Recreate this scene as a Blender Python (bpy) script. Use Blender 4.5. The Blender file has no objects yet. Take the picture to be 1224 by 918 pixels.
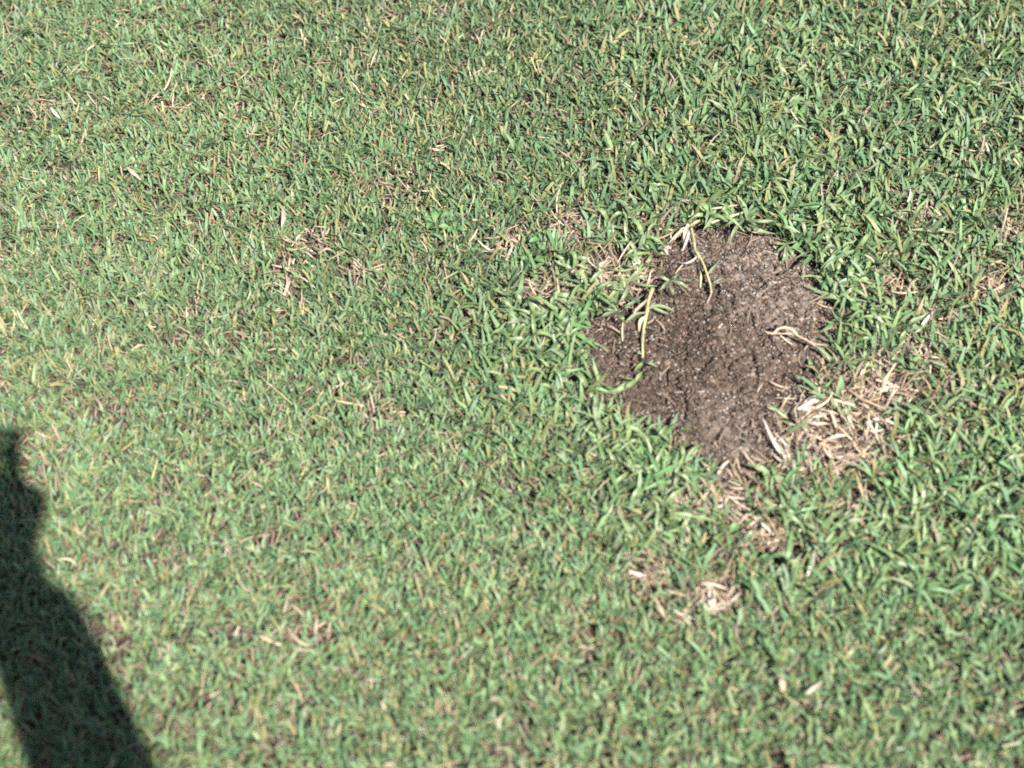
import bpy, bmesh, math, random
import numpy as np
from mathutils import Vector, Matrix

R = math.radians
rng = np.random.default_rng(11)
random.seed(11)
scene = bpy.context.scene
col = scene.collection

# ------------------------------------------------------------------ camera
CAM = Vector((0.0, -1.14, 1.40))
PITCH = math.atan2(1.40, 1.14)                 # looks down at the origin
HFOV = R(31.0)
cd = bpy.data.cameras.new('camera')
cam = bpy.data.objects.new('camera', cd)
col.objects.link(cam)
cam.location = CAM
cam.rotation_euler = (math.pi / 2 - PITCH, 0, 0)
cd.sensor_width = 17.3
cd.angle = HFOV
cd.clip_start = 0.01
cd.clip_end = 500
cd.dof.use_dof = True
cd.dof.focus_distance = 1.98
cd.dof.aperture_fstop = 1.55
scene.camera = cam
FWD = Vector((0, math.cos(PITCH), -math.sin(PITCH)))
UP = Vector((0, math.sin(PITCH), math.cos(PITCH)))

# ------------------------------------------------------------------ light
SUN_EL = R(50.0)
SUN_AZ = R(26.6)                                # shadows run forward and to the left
SHADOW = Vector((-math.sin(SUN_AZ), math.cos(SUN_AZ), 0))
w = bpy.data.worlds.new('World')
scene.world = w
w.use_nodes = True
nt = w.node_tree
bg = nt.nodes['Background']
sky = nt.nodes.new('ShaderNodeTexSky')
sky.sky_type = 'NISHITA'
sky.sun_disc = False
sky.sun_elevation = SUN_EL
sky.sun_rotation = math.atan2(-SHADOW.x, -SHADOW.y)
nt.links.new(sky.outputs[0], bg.inputs[0])
bg.inputs[1].default_value = 0.05
sd = bpy.data.lights.new('sun', 'SUN')
sd.energy = 5.0
sd.angle = R(0.53)
sd.color = (1.0, 0.95, 0.88)
sun = bpy.data.objects.new('sun', sd)
col.objects.link(sun)
sun.location = (2, -3, 5)
ld = Vector((SHADOW.x * math.cos(SUN_EL), SHADOW.y * math.cos(SUN_EL), -math.sin(SUN_EL)))
sun.rotation_euler = ld.to_track_quat('-Z', 'Y').to_euler()
vs = scene.view_settings
vs.view_transform = 'Standard'
vs.look = 'None'
vs.exposure = 1.6
vs.gamma = 1.0
scene.cycles.use_denoising = False
scene.cycles.max_bounces = 6
scene.cycles.filter_width = 1.8

# ------------------------------------------------------------------ helpers
TH = math.tan(HFOV / 2)


def G(px, py, z=0.0):
    """the point of the lawn seen at a place of the photograph"""
    nx = (px - 612) / 612 * TH
    ny = (459 - py) / 612 * TH
    d = FWD + Vector((1, 0, 0)) * nx + UP * ny
    t = (z - CAM.z) / d.z
    return CAM + d * t


def tag(o, label=None, cat=None, group=None, kind=None):
    if label: o['label'] = label
    if cat: o['category'] = cat
    if group: o['group'] = group
    if kind: o['kind'] = kind
    return o


def link(name, me, mat=None, parent=None, loc=None):
    o = bpy.data.objects.new(name, me)
    col.objects.link(o)
    if mat is not None and me is not None and not me.materials:
        me.materials.append(mat)
    if parent is not None: o.parent = parent
    if loc is not None: o.location = loc
    return o


def np_mesh(name, V, F, C=None, smooth=False):
    """V (n,3), F (m,k) faces, C (n,3) colours"""
    me = bpy.data.meshes.new(name)
    k = F.shape[1]
    me.vertices.add(len(V))
    me.vertices.foreach_set('co', np.ascontiguousarray(V, dtype=np.float32).ravel())
    me.loops.add(F.size)
    me.loops.foreach_set('vertex_index', np.ascontiguousarray(F, dtype=np.int32).ravel())
    me.polygons.add(len(F))
    me.polygons.foreach_set('loop_start', np.arange(0, F.size, k, dtype=np.int32))
    me.polygons.foreach_set('loop_total', np.full(len(F), k, dtype=np.int32))
    if smooth:
        me.polygons.foreach_set('use_smooth', np.ones(len(F), dtype=bool))
    if C is not None:
        a = me.attributes.new('tint', 'FLOAT_COLOR', 'POINT')
        c4 = np.ones((len(V), 4), dtype=np.float32)
        c4[:, :3] = C
        a.data.foreach_set('color', c4.ravel())
    me.update(calc_edges=True)
    return me


_tab = np.random.default_rng(5).random((256, 256))


def vnoise(x, y, s, seed=0):
    x = np.asarray(x) / s + seed * 17.31 + 1000
    y = np.asarray(y) / s + seed * 9.77 + 1000
    i = np.floor(x).astype(int); j = np.floor(y).astype(int)
    f = x - i; g = y - j
    f = f * f * (3 - 2 * f); g = g * g * (3 - 2 * g)
    t = lambda a, b: _tab[a % 256, b % 256]
    return (t(i, j) * (1 - f) + t(i + 1, j) * f) * (1 - g) + (t(i, j + 1) * (1 - f) + t(i + 1, j + 1) * f) * g


def fbm(x, y, s, o=3, seed=0):
    r = 0; a = 1; n = 0
    for k in range(o):
        r = r + a * vnoise(x, y, s / 2 ** k, seed + k); n += a; a *= .5
    return r / n


def sstep(a, b, x):
    t = np.clip((x - a) / (b - a), 0, 1)
    return t * t * (3 - 2 * t)


# ------------------------------------------------------------------ materials
def new_mat(name):
    m = bpy.data.materials.new(name)
    m.use_nodes = True
    return m, m.node_tree, m.node_tree.nodes['Principled BSDF']


def leaf_material(name, trans, rough, spec, fixed=None):
    m, t, p = new_mat(name)
    out = t.nodes['Material Output']
    if fixed is None:
        a = t.nodes.new('ShaderNodeAttribute'); a.attribute_name = 'tint'
        src = a.outputs['Color']
    else:
        tc = t.nodes.new('ShaderNodeTexCoord')
        oi = t.nodes.new('ShaderNodeObjectInfo')
        nz = t.nodes.new('ShaderNodeTexNoise'); nz.inputs['Scale'].default_value = 160
        t.links.new(tc.outputs['Object'], nz.inputs['Vector'])
        mx = t.nodes.new('ShaderNodeMath'); mx.operation = 'MULTIPLY_ADD'
        mx.inputs[1].default_value = .5; 
        t.links.new(oi.outputs['Random'], mx.inputs[0]); 
        m2 = t.nodes.new('ShaderNodeMath'); m2.operation = 'MULTIPLY'; m2.inputs[1].default_value = .6
        t.links.new(nz.outputs['Fac'], m2.inputs[0]); t.links.new(m2.outputs[0], mx.inputs[2])
        cr = t.nodes.new('ShaderNodeValToRGB')
        cr.color_ramp.elements[0].color = (*fixed[0], 1); cr.color_ramp.elements[0].position = .15
        cr.color_ramp.elements[1].color = (*fixed[1], 1); cr.color_ramp.elements[1].position = .8
        t.links.new(mx.outputs[0], cr.inputs[0])
        src = cr.outputs[0]
    t.links.new(src, p.inputs['Base Color'])
    p.inputs['Roughness'].default_value = rough
    p.inputs['Specular IOR Level'].default_value = spec
    tr = t.nodes.new('ShaderNodeBsdfTranslucent')
    t.links.new(src, tr.inputs['Color'])
    mix = t.nodes.new('ShaderNodeMixShader'); mix.inputs[0].default_value = trans
    t.links.new(p.outputs[0], mix.inputs[1]); t.links.new(tr.outputs[0], mix.inputs[2])
    t.links.new(mix.outputs[0], out.inputs['Surface'])
    return m


M_BLADE = leaf_material('grass_blade', .34, .5, .3)
M_DRY = leaf_material('dry_straw', .12, .6, .3)
M_STRAW = leaf_material('pale_straw', .10, .55, .35, ((.26, .20, .135), (.40, .33, .24)))
M_BLEACH = leaf_material('bleached_leaf', .12, .55, .35, ((.34, .28, .225), (.47, .41, .345)))
M_STEM = leaf_material('runner_stem', .08, .5, .4, ((.27, .25, .12), (.40, .36, .21)))
M_GREEN = leaf_material('coarse_blade', .2, .42, .45, ((.115, .180, .072), (.185, .245, .112)))
M_GREY = leaf_material('greyed_blade', .18, .5, .4, ((.145, .190, .100), (.22, .255, .155)))
M_WEED = leaf_material('weed_leaf', .2, .45, .4, ((.080, .170, .066), (.125, .225, .09)))
M_TAN = leaf_material('dead_blade', .1, .65, .25, ((.21, .145, .11), (.34, .255, .195)))


def soil_material(name):
    m, t, p = new_mat(name)
    a = t.nodes.new('ShaderNodeAttribute'); a.attribute_name = 'tint'
    tc = t.nodes.new('ShaderNodeTexCoord')
    v = t.nodes.new('ShaderNodeTexVoronoi'); v.inputs['Scale'].default_value = 420
    n = t.nodes.new('ShaderNodeTexNoise'); n.inputs['Scale'].default_value = 900; n.inputs['Detail'].default_value = 3
    t.links.new(tc.outputs['Object'], v.inputs['Vector']); t.links.new(tc.outputs['Object'], n.inputs['Vector'])
    cr = t.nodes.new('ShaderNodeValToRGB')
    e = cr.color_ramp.elements
    e[0].color = (.35, .33, .31, 1); e[1].color = (2.1, 1.95, 1.85, 1)
    for pos, c in ((.35, (.8, .78, .76, 1)), (.7, (1.1, 1.05, 1.0, 1)), (.88, (1.3, 1.1, .95, 1))):
        x = e.new(pos); x.color = c
    sp = t.nodes.new('ShaderNodeSeparateColor')
    t.links.new(v.outputs['Color'], sp.inputs[0]); t.links.new(sp.outputs[0], cr.inputs[0])
    mu = t.nodes.new('ShaderNodeMix'); mu.data_type = 'RGBA'; mu.blend_type = 'MULTIPLY'; mu.inputs[0].default_value = 1
    t.links.new(a.outputs['Color'], mu.inputs[6]); t.links.new(cr.outputs[0], mu.inputs[7])
    t.links.new(mu.outputs[2], p.inputs['Base Color'])
    p.inputs['Roughness'].default_value = .9
    p.inputs['Specular IOR Level'].default_value = .2
    b = t.nodes.new('ShaderNodeBump'); b.inputs['Strength'].default_value = .8; b.inputs['Distance'].default_value = .001
    t.links.new(n.outputs['Fac'], b.inputs['Height']); t.links.new(b.outputs[0], p.inputs['Normal'])
    return m


M_SOIL = soil_material('crumbly_soil')
m, t, p = new_mat('crumb'); M_CRUMB = m
a = t.nodes.new('ShaderNodeAttribute'); a.attribute_name = 'tint'
t.links.new(a.outputs['Color'], p.inputs['Base Color']); p.inputs['Roughness'].default_value = .85
p.inputs['Specular IOR Level'].default_value = .25


def clod_material():
    m, t, p = new_mat('clod')
    oi = t.nodes.new('ShaderNodeObjectInfo')
    cr = t.nodes.new('ShaderNodeValToRGB')
    e = cr.color_ramp.elements
    e[0].color = (.045, .034, .026, 1); e[1].color = (.16, .135, .115, 1)
    for pos, c in ((.4, (.085, .063, .049, 1)), (.7, (.11, .08, .06, 1)), (.9, (.135, .095, .07, 1))):
        x = e.new(pos); x.color = c
    t.links.new(oi.outputs['Random'], cr.inputs[0])
    tc = t.nodes.new('ShaderNodeTexCoord'); n = t.nodes.new('ShaderNodeTexNoise'); n.inputs['Scale'].default_value = 500
    t.links.new(tc.outputs['Object'], n.inputs['Vector'])
    mu = t.nodes.new('ShaderNodeMix'); mu.data_type = 'RGBA'; mu.blend_type = 'OVERLAY'; mu.inputs[0].default_value = .7
    t.links.new(cr.outputs[0], mu.inputs[6]); t.links.new(n.outputs['Color'], mu.inputs[7])
    t.links.new(mu.outputs[2], p.inputs['Base Color']); p.inputs['Roughness'].default_value = .9
    return m


M_CLOD = clod_material()

# ground: earth and dead thatch between the shoots
m, t, p = new_mat('earth_and_thatch'); M_GROUND = m
tc = t.nodes.new('ShaderNodeTexCoord')
n1 = t.nodes.new('ShaderNodeTexNoise'); n1.inputs['Scale'].default_value = 220; n1.inputs['Detail'].default_value = 6
n2 = t.nodes.new('ShaderNodeTexNoise'); n2.inputs['Scale'].default_value = 3; n2.inputs['Detail'].default_value = 4
t.links.new(tc.outputs['Object'], n1.inputs['Vector']); t.links.new(tc.outputs['Object'], n2.inputs['Vector'])
cr = t.nodes.new('ShaderNodeValToRGB')
cr.color_ramp.elements[0].color = (.020, .016, .011, 1); cr.color_ramp.elements[0].position = .3
cr.color_ramp.elements[1].color = (.085, .064, .045, 1); cr.color_ramp.elements[1].position = .7
t.links.new(n1.outputs['Fac'], cr.inputs[0])
ln = t.nodes.new('ShaderNodeVectorMath'); ln.operation = 'LENGTH'; t.links.new(tc.outputs['Object'], ln.inputs[0])
fr = t.nodes.new('ShaderNodeMapRange'); fr.inputs[1].default_value = 4.9; fr.inputs[2].default_value = 6.2
t.links.new(ln.outputs['Value'], fr.inputs[0])
c2 = t.nodes.new('ShaderNodeValToRGB')
c2.color_ramp.elements[0].color = (.040, .062, .026, 1); c2.color_ramp.elements[0].position = .3
c2.color_ramp.elements[1].color = (.075, .098, .042, 1); c2.color_ramp.elements[1].position = .7
ad = t.nodes.new('ShaderNodeMath'); ad.operation = 'MULTIPLY_ADD'; ad.inputs[1].default_value = .5
t.links.new(n2.outputs['Fac'], ad.inputs[0])
hf = t.nodes.new('ShaderNodeMath'); hf.operation = 'MULTIPLY'; hf.inputs[1].default_value = .5; t.links.new(n1.outputs['Fac'], hf.inputs[0])
t.links.new(hf.outputs[0], ad.inputs[2]); t.links.new(ad.outputs[0], c2.inputs[0])
gx = t.nodes.new('ShaderNodeMix'); gx.data_type = 'RGBA'
t.links.new(fr.outputs[0], gx.inputs[0]); t.links.new(cr.outputs[0], gx.inputs[6]); t.links.new(c2.outputs[0], gx.inputs[7])
t.links.new(gx.outputs[2], p.inputs['Base Color']); p.inputs['Roughness'].default_value = .95

# ------------------------------------------------------------------ fields on the ground
BARE_PX = [(792, 306), (812, 292), (842, 284), (872, 283), (905, 287), (934, 302), (962, 322), (984, 350),
           (992, 385), (984, 415), (972, 440), (968, 462), (950, 486), (925, 505), (916, 540), (896, 566), (868, 578), (846, 566),
           (826, 540), (800, 524), (776, 506), (756, 488), (738, 472), (712, 458), (694, 434), (698, 404),
           (722, 384), (756, 374), (782, 352), (790, 330)]
BARE = np.array([G(*q)[:2] for q in BARE_PX])


def sdf(P, poly=BARE):
    """signed distance (m), positive inside"""
    P = np.asarray(P)
    best = np.full(len(P), 1e9); ins = np.zeros(len(P), bool)
    n = len(poly)
    for i in range(n):
        A = poly[i]; B = poly[(i + 1) % n]
        e = B - A
        tt = np.clip(((P - A) @ e) / (e @ e), 0, 1)
        d = np.linalg.norm(P - A - tt[:, None] * e, axis=1)
        best = np.minimum(best, d)
        c = ((A[1] > P[:, 1]) != (B[1] > P[:, 1]))
        with np.errstate(divide='ignore', invalid='ignore'):
            xi = (B[0] - A[0]) * (P[:, 1] - A[1]) / (B[1] - A[1] + 1e-12) + A[0]
        ins ^= c & (P[:, 0] < xi)
    return np.where(ins, best, -best)


DRY_PX = [(685, 275, 26, 22, 1), (655, 357, 36, 13, 1), (605, 295, 15, 15, .8), (1085, 262, 25, 18, .8), (1150, 195, 16, 12, .8),
          (1188, 345, 32, 26, 1), (1205, 275, 26, 26, .8), (1042, 475, 50, 42, 1.1), (1000, 530, 64, 50, 1.2), (950, 555, 40, 34, 1),
          (905, 648, 46, 30, 1), (868, 600, 52, 26, 1), (780, 690, 26, 26, .9), (858, 716, 32, 20, 1), (905, 742, 11, 16, .8), (1100, 432, 36, 26, .8),
          (1142, 524, 34, 16, .8), (1060, 345, 30, 22, .5), (355, 760, 28, 32, .7), (345, 335, 12, 20, .7), (480, 230, 34, 26, .5),
          (372, 300, 22, 10, .7), (65, 132, 26, 9, .6), (1020, 620, 22, 24, .8), (800, 745, 32, 14, .6), (716, 322, 26, 16, .7),
          (1010, 300, 20, 14, .4), (1125, 380, 26, 14, .6), (440, 330, 22, 14, .5), (520, 190, 20, 12, .5), (800, 280, 30, 18, .8), (748, 342, 46, 28, .95),
          (1150, 470, 30, 18, .6), (640, 620, 24, 14, .4), (450, 510, 24, 16, .6), (395, 470, 14, 12, .5), (300, 100, 20, 14, .4), (210, 130, 24, 14, .5)]


def dry_field(P):
    d = np.zeros(len(P))
    rag = .45 + 1.1 * vnoise(P[:, 0], P[:, 1], .022, 15)
    for (x, y, rx, ry, s) in DRY_PX:
        c = G(x, y); ex = G(x + rx, y).x - c.x; ey = c.y - G(x, y + ry).y
        q = ((P[:, 0] - c.x) / ex) ** 2 + ((P[:, 1] - c.y) / ey) ** 2
        d = np.maximum(d, s * np.exp(-.75 * (q * rag) ** 1.6))
    return d


_ctr = G(850, 420)


def coarse_field(P, s):
    near = sstep(-.16, -.03, s)
    right = sstep(.12, .34, P[:, 0] + .10 * (P[:, 1] > .2) + .12 * (vnoise(P[:, 0], P[:, 1], .12, 3) - .5)) * sstep(-.42, -.1, P[:, 1])
    return np.clip(np.maximum(near, right), 0, 1)


def soil_h(x, y):
    x = np.atleast_1d(np.asarray(x, float)); y = np.atleast_1d(np.asarray(y, float))
    s = sdf(np.stack([x, y], 1))
    e = s + .014 * (fbm(x, y, .02, 3, 21) - .5)
    h = -.006 + .013 * sstep(-.034, .022, e) + .012 * sstep(.01, .09, e)
    h = h + (.016 * (fbm(x, y, .055, 2, 4) - .5) + .011 * (fbm(x, y, .018, 3, 8) - .5)) * sstep(-.03, .02, e)
    # clefts
    r = np.abs(fbm(x, y, .045, 3, 31) - .5)
    h = h - .007 * (1 - sstep(0, .035, r)) * sstep(.005, .04, e)
    return h


# ------------------------------------------------------------------ ground sheet and soil
S = 150.0
V = np.array([(-S, -S, -.004), (S, -S, -.004), (S, S, -.004), (-S, S, -.004)], float)
g = link('ground', np_mesh('ground', V, np.array([[0, 1, 2, 3]])), M_GROUND)
tag(g, kind='structure')

pad = .06
x0, y0 = BARE.min(0) - pad; x1, y1 = BARE.max(0) + pad
step = .00125
xs = np.arange(x0, x1, step); ys = np.arange(y0, y1, step)
X, Y = np.meshgrid(xs, ys, indexing='ij')
xf = X.ravel(); yf = Y.ravel()
sj = sdf(np.stack([xf, yf], 1))
fine = .0064 * (vnoise(xf, yf, .0048, 51) - .5) + .0036 * (vnoise(xf, yf, .0025, 52) - .5)
Z = soil_h(xf, yf) + fine * sstep(-.03, .0, sj)
nx_, ny_ = len(xs), len(ys)
I = np.arange(nx_ * ny_).reshape(nx_, ny_)
F = np.stack([I[:-1, :-1], I[1:, :-1], I[1:, 1:], I[:-1, 1:]], -1).reshape(-1, 4)
keep = (sj[F].max(1) > -.05)
damp_c = np.array(G(800, 410)[:2]); damp_c2 = np.array(G(880, 440)[:2]); dry_c = np.array(G(925, 325)[:2])
gd = lambda c, r: np.exp(-((xf - c[0]) ** 2 + (yf - c[1]) ** 2) / r ** 2)
damp = np.clip(.8 * gd(damp_c, .10) + .8 * gd(damp_c2, .09) + .5 * (fbm(xf, yf, .05, 3, 61) - .5), 0, 1)
ashy = np.clip(gd(dry_c, .07) * 1.1 + .9 * gd(np.array(G(960, 370)[:2]), .05) + .6 * gd(np.array(G(880, 540)[:2]), .06) + .5 * (fbm(xf, yf, .04, 3, 66) - .5), 0, 1)
base = np.array([.076, .060, .049]); wet = np.array([.046, .035, .028]); ash = np.array([.165, .143, .130])
C = base + (wet - base) * damp[:, None]
C = C + (ash - C) * ashy[:, None] * .8
C = C * (.75 + .5 * vnoise(xf, yf, .006, 71))[:, None]
V = np.stack([xf, yf, Z], 1)
used = np.unique(F[keep]); mp = -np.ones(len(V), int); mp[used] = np.arange(len(used))
soil = link('soil_mound', np_mesh('soil_mound', V[used], mp[F[keep]], C[used], False), M_SOIL)
tag(soil, 'low mound of bare crumbly brown soil opening in the green lawn', 'soil')

# ------------------------------------------------------------------ blades
def blades(P, az, t0, t1, L, W, c0, c1, roll=None, side=None, tipw=None, K=3, prof=None):
    """ribbon blades as one set of arrays; angles from the vertical"""
    n = len(P)
    roll = np.zeros(n) if roll is None else roll
    side = np.zeros(n) if side is None else side
    tipw = np.full(n, .12) if tipw is None else tipw
    prof = [.7, 1.0, .9] if prof is None else prof
    V = np.zeros((n, K + 1, 2, 3)); C = np.zeros((n, K + 1, 2, 3))
    p = P.copy()
    for k in range(K + 1):
        s = k / K
        th = t0 + (t1 - t0) * s
        a = az + side * s
        tan = np.stack([np.sin(th) * np.cos(a), np.sin(th) * np.sin(a), np.cos(th)], 1)
        hv = np.stack([-np.sin(a), np.cos(a), np.zeros(n)], 1)
        nv = np.cross(tan, hv)
        wv = hv * np.cos(roll)[:, None] + nv * np.sin(roll)[:, None]
        wk = W * (tipw if k == K else prof[k]) * .5
        V[:, k, 0] = p - wv * wk[:, None]; V[:, k, 1] = p + wv * wk[:, None]
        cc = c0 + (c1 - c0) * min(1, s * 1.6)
        C[:, k, 0] = cc; C[:, k, 1] = cc
        p = p + tan * (L / K)[:, None]
    idx = np.arange(n * (K + 1) * 2).reshape(n, K + 1, 2)
    F = np.stack([idx[:, :-1, 0], idx[:, :-1, 1], idx[:, 1:, 1], idx[:, 1:, 0]], -1).reshape(-1, 4)
    return V.reshape(-1, 3), F, C.reshape(-1, 3)


def merge(parts):
    off = 0; Vs = []; Fs = []; Cs = []
    for V, F, C in parts:
        Vs.append(V); Fs.append(F + off); Cs.append(C); off += len(V)
    return np.concatenate(Vs), np.concatenate(Fs), np.concatenate(Cs)


GREENS = np.array([[.127, .208, .094], [.146, .222, .102], [.102, .188, .092], [.172, .238, .106], [.116, .205, .108], [.156, .222, .130]])
TANS = .86 * np.array([[.29, .22, .15], [.36, .285, .20], [.23, .165, .12], [.31, .22, .165], [.42, .35, .27]])
YEL = np.array([[.26, .25, .11], [.22, .23, .10], [.32, .28, .15]])


def make_green(P, dens_keep, coarse, dry, vary):
    """P shoots -> blades"""
    n = len(P)
    nb = 4
    idx = np.repeat(np.arange(n), nb)
    N = len(idx)
    co = coarse[idx]; dr = dry[idx]; va = vary[idx]
    is_c = rng.random(N) < co * .42
    sh_az = rng.random(n) * 2 * np.pi
    az = sh_az[idx] + np.tile(np.arange(nb), n) * 2.4 + rng.normal(0, .5, N)
    L = np.where(is_c, rng.uniform(.018, .038, N), rng.uniform(.008, .018, N) + .010 * rng.random(N) ** 4) * (.85 + .35 * va)
    W = np.where(is_c, rng.uniform(.0026, .0043, N), rng.uniform(.0015, .0031, N))
    t0 = rng.uniform(.15, 1.0, N)
    t1 = t0 + rng.uniform(.2, 1.1, N) + is_c * .2
    roll = rng.normal(0, .35, N)
    side = rng.normal(0, .35, N)
    Q = P[idx] + np.stack([rng.normal(0, .0018, N), rng.normal(0, .0018, N), rng.uniform(0, .008, N)], 1)
    gi = rng.integers(0, len(GREENS), N)
    c1 = GREENS[gi] * (.78 + .44 * rng.random(N))[:, None]
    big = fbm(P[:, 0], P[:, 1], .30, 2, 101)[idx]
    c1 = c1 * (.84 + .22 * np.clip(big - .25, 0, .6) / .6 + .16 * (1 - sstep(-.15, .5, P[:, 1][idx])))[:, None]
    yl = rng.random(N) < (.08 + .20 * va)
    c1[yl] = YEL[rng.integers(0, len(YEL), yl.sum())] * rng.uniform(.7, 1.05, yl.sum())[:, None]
    dead = rng.random(N) < (.05 + .45 * dr)
    c1[dead] = TANS[rng.integers(0, len(TANS), dead.sum())] * rng.uniform(.65, 1.05, dead.sum())[:, None]
    W[dead] *= .62
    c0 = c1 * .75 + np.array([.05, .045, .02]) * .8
    cut = rng.random(N) < np.where(is_c, .15, .45)
    tipw = np.where(cut, .7, .15)
    return blades(Q, az, t0, t1, L, W, c0, c1, roll, side, tipw)


def make_thatch(P, k=1.0, long_=False, pal=TANS):
    n = len(P)
    az = rng.random(n) * 2 * np.pi
    L = rng.uniform(.007, .022, n) * (1.25 if long_ else 1)
    W = rng.uniform(.0009, .0022, n)
    t0 = rng.uniform(1.0, 1.5, n); t1 = t0 + rng.normal(.1, .2, n)
    c = pal[rng.integers(0, len(pal), n)] * rng.uniform(.45, 1.0, n)[:, None] * k
    return blades(P, az, t0, t1, L, W, c, c * 1.05, rng.normal(0, .5, n), rng.normal(0, .5, n), np.full(n, .5), K=3)


XA, XB, YA, YB = -.90, .90, -.60, .90
area = (XB - XA) * (YB - YA)
ns = int(area * 1e4 * 3.5)
P2 = np.stack([rng.uniform(XA, XB, ns), rng.uniform(YA, YB, ns)], 1)
s_ = sdf(P2) + .022 * (fbm(P2[:, 0], P2[:, 1], .03, 2, 91) - .5)
dry = dry_field(P2)
fleck = fbm(P2[:, 0], P2[:, 1], .035, 3, 12)
dry = np.clip(dry + .4 * sstep(.60, .78, fleck), 0, 1.1)
co = coarse_field(P2, s_)
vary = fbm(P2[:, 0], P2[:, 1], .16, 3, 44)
gap = vnoise(P2[:, 0], P2[:, 1], .011, 77)
pk = (1 - .9 * np.clip(dry, 0, 1)) * (1 - sstep(-.020, -.003, s_)) * (.45 + .55 * sstep(.22, .45, gap)) * (1 - .25 * co)
kp = rng.random(ns) < pk
P3 = np.concatenate([P2, np.full((ns, 1), -.001)], 1)[kp]
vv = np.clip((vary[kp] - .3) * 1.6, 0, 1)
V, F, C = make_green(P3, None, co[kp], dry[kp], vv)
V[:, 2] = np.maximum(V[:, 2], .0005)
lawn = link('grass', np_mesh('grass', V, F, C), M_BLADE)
tag(lawn, 'short mown green lawn grass around the bare soil', 'grass', kind='stuff')
print('lawn quads', len(F))

# dead blades lying between the shoots
nt_ = int(area * 1e4 * 1.9)
Pt = np.stack([rng.uniform(XA, XB, nt_), rng.uniform(YA, YB, nt_), rng.uniform(0, .005, nt_)], 1)
st = sdf(Pt[:, :2])
dt = dry_field(Pt[:, :2])
kt = rng.random(nt_) < (1 - sstep(-.02, .012, st)) * (.75 + .5 * dt)
A = make_thatch(Pt[kt])
# thick mats where the lawn is dead
nm = 60000
Pm = np.stack([rng.uniform(XA, XB, nm * 3), rng.uniform(YA, YB, nm * 3), rng.uniform(.001, .013, nm * 3)], 1)
dm = dry_field(Pm[:, :2]); sm = sdf(Pm[:, :2])
km = (rng.random(nm * 3) < np.clip(dm - .15, 0, 1) * .75) & (sm < -.002)
B = make_thatch(Pm[km], 1.55, True)
# flecks of dead leaf lying on the soil
nf = 900
Pf = np.stack([rng.uniform(x0, x1, nf), rng.uniform(y0, y1, nf)], 1)
kf = rng.random(nf) < sstep(-.02, .0, sdf(Pf)) * (1 - .8 * sstep(.0, .05, sdf(Pf)))
Pf = Pf[kf]; Pf = np.concatenate([Pf, soil_h(Pf[:, 0], Pf[:, 1])[:, None] + .003], 1)
D = make_thatch(Pf, 1.0)
V, F, C = merge([A, B, D])
V[:, 2] = np.maximum(V[:, 2], .0003)
th = link('thatch', np_mesh('thatch', V, F, C), M_DRY)
tag(th, 'dead tan blades matted between the green shoots', 'thatch', kind='stuff')
print('thatch quads', len(F))

nk = 15000
Pk = np.stack([rng.uniform(XA, XB, nk), rng.uniform(YA, YB, nk), rng.uniform(.004, .012, nk)], 1)
Pk = Pk[sdf(Pk[:, :2]) < -.012]; nk = len(Pk)
ck = np.concatenate([TANS, YEL * 1.1])[rng.integers(0, 8, nk)] * rng.uniform(.75, 1.15, nk)[:, None]
tk = rng.uniform(.7, 1.4, nk)
V, F, C = blades(Pk, rng.random(nk) * 6.283, tk, tk + rng.normal(.15, .25, nk), rng.uniform(.008, .022, nk), rng.uniform(.0007, .0014, nk), ck, ck, rng.normal(0, .5, nk), rng.normal(0, .4, nk), np.full(nk, .6))
stalks = link('dry_stalks', np_mesh('dry_stalks', V, F, C), M_DRY)
tag(stalks, 'fine pale stalks threaded through the green lawn', 'stalks', kind='stuff')

# the lawn that goes on around: one square of turf repeated
T = .3
nto = int(T * T * 1e4 * 2.4)
Po = np.stack([rng.uniform(-T / 2, T / 2, nto), rng.uniform(-T / 2, T / 2, nto), np.full(nto, -.001)], 1)
fo = vnoise(Po[:, 0], Po[:, 1], .03, 5)
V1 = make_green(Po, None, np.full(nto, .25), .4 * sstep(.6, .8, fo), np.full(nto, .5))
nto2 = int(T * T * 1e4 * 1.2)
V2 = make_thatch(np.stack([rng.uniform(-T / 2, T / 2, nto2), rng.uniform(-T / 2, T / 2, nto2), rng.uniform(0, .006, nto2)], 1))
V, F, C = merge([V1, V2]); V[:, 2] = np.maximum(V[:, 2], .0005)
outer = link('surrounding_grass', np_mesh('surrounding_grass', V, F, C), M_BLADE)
tag(outer, 'mown lawn grass stretching away around the bare soil', 'grass', kind='stuff')
ng = bpy.data.node_groups.new('spread_turf', 'GeometryNodeTree')
ng.interface.new_socket('Geometry', in_out='INPUT', socket_type='NodeSocketGeometry')
ng.interface.new_socket('Geometry', in_out='OUTPUT', socket_type='NodeSocketGeometry')
N = ng.nodes.new; Lk = ng.links.new
gi = N('NodeGroupInput'); go = N('NodeGroupOutput')
grid = N('GeometryNodeMeshGrid')
CNT = 45
grid.inputs['Size X'].default_value = T * (CNT - 1); grid.inputs['Size Y'].default_value = T * (CNT - 1)
grid.inputs['Vertices X'].default_value = CNT; grid.inputs['Vertices Y'].default_value = CNT
sp = N('GeometryNodeSetPosition'); sp.inputs['Offset'].default_value = (.15, .0, 0)
Lk(grid.outputs['Mesh'], sp.inputs['Geometry'])
pos = N('GeometryNodeInputPosition'); sx = N('ShaderNodeSeparateXYZ'); Lk(pos.outputs[0], sx.inputs[0])


def cmp(sock, op, v):
    c = N('FunctionNodeCompare'); c.data_type = 'FLOAT'; c.operation = op
    Lk(sock, c.inputs[0]); c.inputs[1].default_value = v
    return c.outputs[0]


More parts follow.
